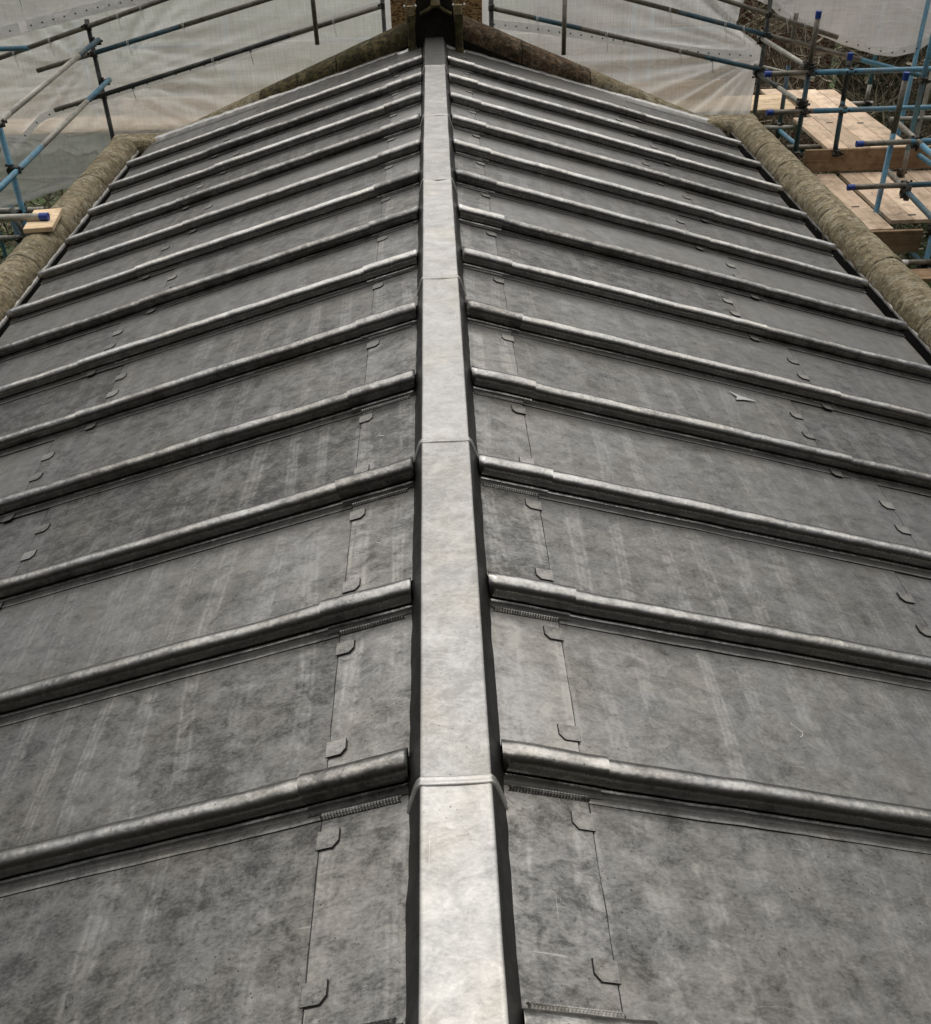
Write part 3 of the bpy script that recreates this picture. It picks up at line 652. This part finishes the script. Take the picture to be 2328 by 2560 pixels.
# boards
def board(x0, x1, y0, y1, z0, z1, label, axis='y', mat=None, group=None, rz=0):
    c = Vector(((x0+x1)/2, (y0+y1)/2, (z0+z1)/2)); hx, hy, hz = (x1-x0)/2, (y1-y0)/2, (z1-z0)/2; ch = .004
    rings = []
    if axis == 'y':
        for y, e in ((-hy, ch), (-hy+ch, 0), (hy-ch, 0), (hy, ch)):
            rings.append([(-hx+e, y, -hz+ch), (-hx+ch, y, -hz+e), (hx-ch, y, -hz+e), (hx-e, y, -hz+ch), (hx-e, y, hz-ch), (hx-ch, y, hz-e), (-hx+ch, y, hz-e), (-hx+e, y, hz-ch)])
    else:
        for x, e in ((-hx, ch), (-hx+ch, 0), (hx-ch, 0), (hx, ch)):
            rings.append([(x, -hy+e, -hz+ch), (x, -hy+ch, -hz+e), (x, hy-ch, -hz+e), (x, hy-e, -hz+ch), (x, hy-e, hz-ch), (x, hy-ch, hz-e), (x, -hy+ch, hz-e), (x, -hy+e, hz-ch)])
    vs, fs = loft(rings, True)
    o = mesh('scaffold_board', vs, fs, mat or (M['wood_y'] if axis == 'y' else M['wood_x']), None, label=label, category='board')
    if group: o['group'] = group
    o.location = c; o.rotation_euler = (0, 0, rz)
    return o
LG = 'boards of the near right platform'; UG = 'boards of the far right platform'; WG = 'walkway boards behind the gable'
zl = -1.42
for x0, x1, y0, y1, lb in ((3.782, 3.998, 8.41, 9.97, 'pinkish platform board nearest the right parapet, beside the wide dark gap'),
        (4.052, 4.262, 8.61, 9.97, 'board just right of the wide dark gap, short end showing'),
        (4.266, 4.480, 8.61, 9.97, 'second board right of the dark gap, ending beside the blue rail'),
        (4.484, 4.700, 8.2, 9.97, 'board passing under the blue standard with a brown foot'), (4.706, 4.924, 8.2, 9.97, 'board at the right edge of the photo on the near platform'),
        (4.930, 5.15, 8.2, 9.97, 'outermost board of the near right platform')):
    b = board(x0, x1, y0, y1, zl-.038, zl, lb, group=LG)
    if y1 > 9: 
        pass
zu = -1.22
for x0, x1, y0, y1, lb in ((3.950, 4.160, 10.07, 11.30, 'short board on the left side of the far platform, behind the blue standard foot'),
        (4.166, 4.378, 10.07, 12.52, 'pale board second from the left on the far platform'), (4.382, 4.594, 10.07, 12.52, 'knotty board third from the left on the far platform'),
        (4.600, 4.800, 10.07, 12.48, 'rightmost board of the far platform'), (3.945, 4.160, 12.22, 12.60, 'stub of pale board at the far left corner of the far platform')):
    board(x0, x1, y0, y1, zu-.038, zu, lb, group=UG)
board(3.68, 5.6, 9.99, 10.03, -1.412, -1.192, 'weathered toe board on edge between the two right platforms', 'x', M['wood_old'])
board(3.765, 4.25, 8.365, 8.403, -1.63, -1.428, 'weathered board on edge under the end of the near platform', 'x', M['wood_old'])
board(4.33, 5.5, 8.15, 8.19, -1.66, -1.45, 'weathered board on edge right of the near blue standard', 'x', M['wood_old'])
board(3.95, 4.36, 7.95, 8.17, -1.735, -1.70, 'dark stained plank below the near platform by the taped tube', 'x', M['wood_old'])
for k in range(3):
    y0 = 11.655+k*.225
    wh = ('nearest the gable', 'in the middle of the three', 'farthest from the gable')[k]
    board(.30, 4.12, y0, y0+.22, zu-.036, zu+.002, 'pale walkway board right of the finial, %s' % wh, 'x', group=WG)
    board(-4.2, .29, y0, y0+.22, zu-.036, zu+.002, 'pale walkway board left of the finial behind the sheeting, %s' % wh, 'x', group=WG)
    board(-7.5, -4.21, y0, y0+.22, zu-.036, zu+.002, 'pale walkway board at the far left behind the sheeting, %s' % wh, 'x', group=WG)
board(-3.6, 3.4, 12.24, 12.278, -1.22, -1.02, 'toe board on edge behind the gable walkway', 'x', M['wood_x'])
# metal end bands (hoop irons) on two boards
for x, y in ((4.28, 8.72), (4.27, 11.05), (4.59, 11.0), (3.86, 8.98)):
    vs, fs = box(x-.035, x+.035, y-.008, y+.008, (zu if y > 10 else zl)+.001, (zu if y > 10 else zl)+.006)
    mesh('metal_strap', vs, fs, M['steel_dark'], None, label='small dark metal strap at %s' % {8.72: 'the near end of the near platform', 11.05: 'a left joint of the far platform', 11.0: 'a right joint of the far platform', 8.98: 'the board beside the right parapet'}[y], category='strap')
board(-2.915, -2.715, 6.90, 7.30, -.668, -.632, 'short offcut of pale board resting on the left parapet under the blue-capped tube', 'y', M['wood_x'], None, .12)

# ------------------------------------------------------------------ sheeting
def netting(name, label, fn, nu, nv, mat): 
    o = mesh(name, *grid(nu, nv, fn), mat, None, True, label=label, category='sheeting'); return o
def lerp(a, b, t): return a+(b-a)*t
def interp(tab, x):
    if x <= tab[0][0]: return tab[0][1]
    for (a, b), (c, d) in zip(tab, tab[1:]):
        if x <= c: return b+(d-b)*(x-a)/(c-a)
    return tab[-1][1]
def folds(x, z, cxx, czz, k=9, amp=.03):
    an = math.atan2(z-czz, x-cxx); d = math.hypot(x-cxx, z-czz)
    return amp*min(1, d*1.4)*math.exp(-d*.55)*(abs(nz(an*k, .3, cxx))*2.2-.6+.5*nz(an*k*2.3, 1.3, czz))
def band(tab, x0, x1, w, y, parent, n=60, up=1, eyel=.14):
    vs, fs = grid(n, 2, lambda u, v: (lerp(x0, x1, u), y+.012*nz(u*14, v*2)-.004, interp(tab, lerp(x0, x1, u))+w*v*up+.008*nz(u*22, 3)))
    o = mesh('hem_band', vs, fs, M['hem'], parent, True)
    x = x0+.05; k = 0; ev, ef = [], []
    while x < x1-.03:
        z = interp(tab, x)+w*.5*up; g = tubegeo((x, y-.02, z), (x, y-.012, z), .0085, 8)
        mesh('eyelet', *g, M['eyelet'], o); x += eyel
    return o
# lower left sheet
botL = [(-7, -2.3), (-5.0, -1.985), (-4.62, -1.87), (-4.19, -1.745), (-3.5, -1.70), (-2, -1.6), (-.5, -1.6)]
topL = [(-7, -.9), (-4.5, -.27), (-.3, .6)]
def fl(u, v):
    x = lerp(-6.8, -.42, u); z0, z1 = interp(botL, x), interp(topL, x)+.15; z = lerp(z0, z1, v)
    d = folds(x, z, -3.52, -.70, 7, .06)+folds(x, z, -3.5, -.30, 6, .05)+.018*nz(x*2.2, z*1.5)+.012*nz(x*6, z*5)
    if z < -1.1: d += .10*(abs(nz(x*.9-z*.5, z*4.5, 8)))*min(1, (-1.1-z)*2.5)+.05*nz(x*1.3+z, z*8, 4)*min(1, (-1.1-z)*2.5)
    return (x, YG+.115-min(d, .10)*.8-.22*min(1, max(0, -1.17-z)*5)*(1+.35*nz(x*1.4, z*6, 2)), z)
n1 = netting('debris_sheeting', 'pale translucent sheeting hung left of the finial behind the grey rails', fl, 150, 80, M['net'])
band(botL, -6.8, -3.0, .06, YG-.03, n1, 50, 1, 9)
hl2 = [(-4.75, -1.45), (-4.40, -1.14), (-4.25, -1.03), (-4.0, -.965), (-3.57, -.855), (-2.4, -.56), (-1.2, -.22), (-.5, -.035)]
band(hl2, -4.7, -.52, .075, YG+.012, n1, 70, 1, .16)
# upper left sheet (greyer, in front at its hem)
hul = [(-6.8, -.66), (-4.48, -.215), (-3.38, .008), (-2.6, .125), (-1.0, .45)]
def ful(u, v, xa, xb):
    x = lerp(xa, xb, u); z = lerp(interp(hul, x), interp(hul, x)+1.6, v)
    if xb < -4: x += .10*(0.5-v)*(1 if u > .5 else 0)*1.3
    return (x, YG+.03-.03*v+.02*nz(x*2, z*2)+.008*nz(x*9, z*5), z)
n2 = netting('debris_sheeting', 'grey sheeting at the top left corner, left of the torn slit', lambda u, v: ful(u, v, -6.8, -4.235), 40, 20, M['net_grey'])
n3 = netting('debris_sheeting', 'grey sheeting at the top left with a white eyeleted hem above the upper rail', lambda u, v: ful(u, v, -4.185, -1.1), 70, 24, M['net_grey'])
band(hul, -4.17, -1.15, .11, YG-.0, n3, 60, 1, .12); band(hul, -6.8, -4.25, .11, YG-.0, n2, 40, 1, .12)
# right sheet, gathered at the right standard
def fr(u, v):
    xr = interp([(-1.7, 3.52), (-.75, 3.56), (-.60, 3.62), (-.48, 3.50), (-.34, 3.26), (-.1, 3.3), (.2, 3.55), (.8, 3.6)], lerp(-1.7, .85, v))
    x = lerp(.60, xr, u); z = lerp(-1.7, .85, v)
    d = folds(x, z, 3.62, -.60, 8, .11)+.018*nz(x*2, z*1.6, 5)+.01*nz(x*6, z*5, 5)
    return (x, YG+.115-min(d, .11)*.8, z)
n4 = netting('debris_sheeting', 'pale translucent sheeting right of the finial gathered in folds at the right standard', fr, 110, 80, M['net'])
bR = [(.60, -.25), (.9, -.285), (1.52, -.376), (2.05, -.464), (2.94, -.603), (3.54, -.653)]
band(bR, .62, 3.53, .085, YG+.012, n4, 60, 1, .115)
hur = [(3.3, -.02), (3.579, -.13), (3.77, -.285), (4.066, -.39), (4.431, -.533), (4.792, -.637), (5.026, -.67), (5.244, -.63), (5.372, -.54), (5.6, -.35), (6.3, .1)]
def fur(u, v):
    x = lerp(3.3, 6.4, u); z = lerp(interp(hur, x), 1.1, v)
    d = .05*abs(nz((x-z*.9)*1.6, 2.2))+.02*nz(x*2, z*3, 3)
    return (x, YG+.09-d, z)
n5 = netting('debris_sheeting', 'grey sheeting in the top right corner with a sagging white eyeleted hem', fur, 70, 34, M['net_grey'])
band(hur, 3.5, 6.2, .085, YG+.045, n5, 60, 1, .13)
vs, fs = grid(3, 20, lambda u, v: (lerp(3.62, 3.82, u)+.30*v, YG+.082-.02*nz(u*3, v*4), -.12+1.15*v)); mesh('joint_strip', vs, fs, M['hem'], n5, True)
# ties
for (x, z, par) in [(-4.35, -.34, n3), (-3.95, -.23, n3), (-3.2, -.02, n3), (-2.95, .05, n3), (-2.55, -.125, n1), (-3.15, -.27, n1), (-3.2, -.70, n1), (-2.3, -.47, n1), (-1.9, -.37, n1), (-1.0, -.13, n1), (1.12, -.17, n4), (1.85, -.345, n4), (2.65, -.53, n4), (3.0, -.615, n4), (2.5, -.125, n4), (3.1, -.275, n4), (3.3, -.33, n4), (3.75, -.26, n5), (3.95, -.31, n5)]:
    vs, fs = [], []
    for q in (-.006, .008):
        rings = []
        for j in range(13):
            an = 2*math.pi*j/12; c = Vector((x+q+.006*math.cos(an), YG-.05+.030*math.cos(an), z+.030*math.sin(an)))
            rings.append([tuple(c+Vector(w_)) for w_ in ((.0035, 0, 0), (0, .002, .002), (-.0035, 0, 0), (0, -.002, -.002))])
        g = loft(rings, True); b = len(vs); vs += g[0]; fs += [tuple(i+b for i in f) for f in g[1]]
    g = tubegeo((x, YG-.085, z-.01), (x+.02, YG-.09, z-.11-.06*random.random()), .0028, 5); b = len(vs); vs += g[0]; fs += [tuple(i+b for i in f) for f in g[1]]
    mesh('sheeting_tie', vs, fs, M['tie'] if random.random() < .6 else M['eyelet'], par)

# ------------------------------------------------------------------ ground, hedge, wall beyond
vs, fs = grid(60, 60, lambda u, v: (lerp(-200, 200, u), lerp(-120, 280, v), -5+.0*u)); mesh('grass_ground', vs, fs, M['grass'], None, kind='structure')
vs, fs = box(2, 8.3, 22, 22.4, -5, 2.5); mesh('brick_wall', vs, fs, M['brick'], None, label='red brick wall glimpsed through the bare twigs at the top right', category='wall')
vs, fs = box(-2.9, 2.9, 9.45, 9.72, -5, -.80); mesh('church_gable_wall', vs, fs, M['stone_moss'], None, label='stone gable wall under the raking coping', category='wall')
vs, fs = box(8.3, 30, 21, 21.6, -5, 1.2); mesh('evergreen_bank', vs, fs, M['leaf'], None, kind='stuff')
vs, fs = [], []
def twig(p, d, L, r, depth):
    global vs, fs
    n = 5; q = p.copy(); dd = d.normalized(); rings = []
    for k in range(n+1):
        a = Vector((dd.z, dd.x, dd.y)).cross(dd).normalized(); b = dd.cross(a); rr = r*(1-.75*k/n)
        rings.append([tuple(q+a*rr*math.cos(t_)+b*rr*math.sin(t_)) for t_ in (0, 2.09, 4.19)])
        if depth > 0 and k >= 1 and random.random() < .75:
            nd = (dd+Vector((random.uniform(-1, 1), random.uniform(-.6, .6), random.uniform(-.7, .9)))*.9)
            twig(q.copy(), nd, L*.6, rr*.6, depth-1)
        q = q+dd*(L/n); dd = (dd+Vector((random.uniform(-.3, .3), random.uniform(-.3, .3), random.uniform(-.28, .2)))).normalized()
    g = loft(rings, True, False); bb = len(vs); vs += g[0]; fs += [tuple(i+bb for i in f) for f in g[1]]
def hedge(x0, x1, n, y0, y1, z0, z1):
    for k in range(n):
        p = Vector((random.uniform(x0, x1), random.uniform(y0, y1), random.uniform(z0, z1)))
        twig(p, Vector((random.uniform(-1, 1), random.uniform(-.5, .3), random.uniform(-.2, 1.1))), random.uniform(.7, 1.8), random.uniform(.007, .026), 2)
hedge(3.2, 13.5, 1250, 14.2, 20.5, -4.9, -.6); hedge(-9.5, -2.5, 420, 13.4, 18, -4.9, -1.8)
mesh('bare_hedge', vs, fs, M['twig'], None, kind='stuff')
lv, lf = [], []
for k in range(15000):
    if k % 3: x, y = random.uniform(2.5, 13), random.uniform(13, 20.5)
    else: x, y = random.uniform(-10, -2), random.uniform(13, 19)
    z = -5+3.4*random.random()**2.2*(1 if nz(x*.8, y*.8) > -.1 else .5)
    if random.random() < .35: z = random.uniform(-5, -4.6)
    c = Vector((x, y, z)); a = Vector((random.uniform(-1, 1), random.uniform(-1, 1), random.uniform(-1, 1))).normalized(); b = a.cross(Vector((.3, -.5, 1))).normalized(); r_ = random.uniform(.02, .055); bb = len(lv)
    lv += [tuple(c-a*r_), tuple(c+b*r_*.6), tuple(c+a*r_*1.1), tuple(c-b*r_*.6)]; lf.append((bb, bb+1, bb+2, bb+3))
mesh('ivy_undergrowth', lv, lf, M['leaf'], None, kind='stuff')
gv, gf = [], []
for k in range(26000):
    x, y = random.uniform(2.5, 14), random.uniform(6.5, 21); h_ = random.uniform(.05, .14); an = random.uniform(0, 6.28); dx, dy = .012*math.cos(an), .012*math.sin(an); bb = len(gv)
    gv += [(x-dx, y-dy, -5), (x+dx, y+dy, -5), (x+random.uniform(-.05, .05), y+random.uniform(-.05, .05), -5+h_)]; gf.append((bb, bb+1, bb+2))
mesh('grass_tufts', gv, gf, M['leaf'], None, kind='stuff')

vs, fs = box(-10, 10, -2.4, -1.8, -5, 6.5); mesh('unseen_shade_wall', vs, fs, M['stone_dark'], None, kind='structure')  # unseen wall added behind the camera to darken reflections in the rolls
# ------------------------------------------------------------------ small marks and scraps on the lead
def slopeshape(pts, s, h, th=.0012):
    top = [P(s, a, y, h+th) for a, y in pts]; n = len(top); bot = [P(s, a, y, h) for a, y in pts]
    return top+bot, [tuple(range(n))]+[(i, i+n, (i+1) % n+n, (i+1) % n) for i in range(n)]
vs, fs = slopeshape([(1.235, 3.76), (1.285, 3.735), (1.355, 3.722), (1.285, 3.705), (1.250, 3.690), (1.262, 3.722)], 1, .0095)
mesh('chalk_mark', vs, fs, M['paint_mark'], None, label='pale arrow-shaped chalk mark on the right slope', category='mark')
def curl(pts, s, h, r, mat, label):
    rings = []
    for (a, y) in pts:
        c = Vector(P(s, a, y, h)); rings.append([tuple(c+Vector(w_)*r) for w_ in ((1, 0, 0), (0, 1, .3), (-1, 0, 0), (0, -1, -.3))])
    vs, fs = loft(rings, True); mesh('lead_shaving', vs, fs, mat, None, True, label=label, category='shaving')
curl([(.905+.012*math.sin(k*.6), 1.74+.006*k) for k in range(9)], 1, .011, .0009, M['tie'], 'tiny white curl of swarf lying on the right slope')
curl([(.205+.006*k, 3.00-.004*abs(k-3)) for k in range(6)], -1, .014, .0012, M['tie'], 'tiny white scrap on the left slope near the ridge at the second bay')
curl([(.185+.006*k, 2.37+.004*abs(k-2)) for k in range(5)], -1, .014, .0011, M['tie'], 'tiny white scrap on the left slope close to the capping')

S.render.engine = 'CYCLES'
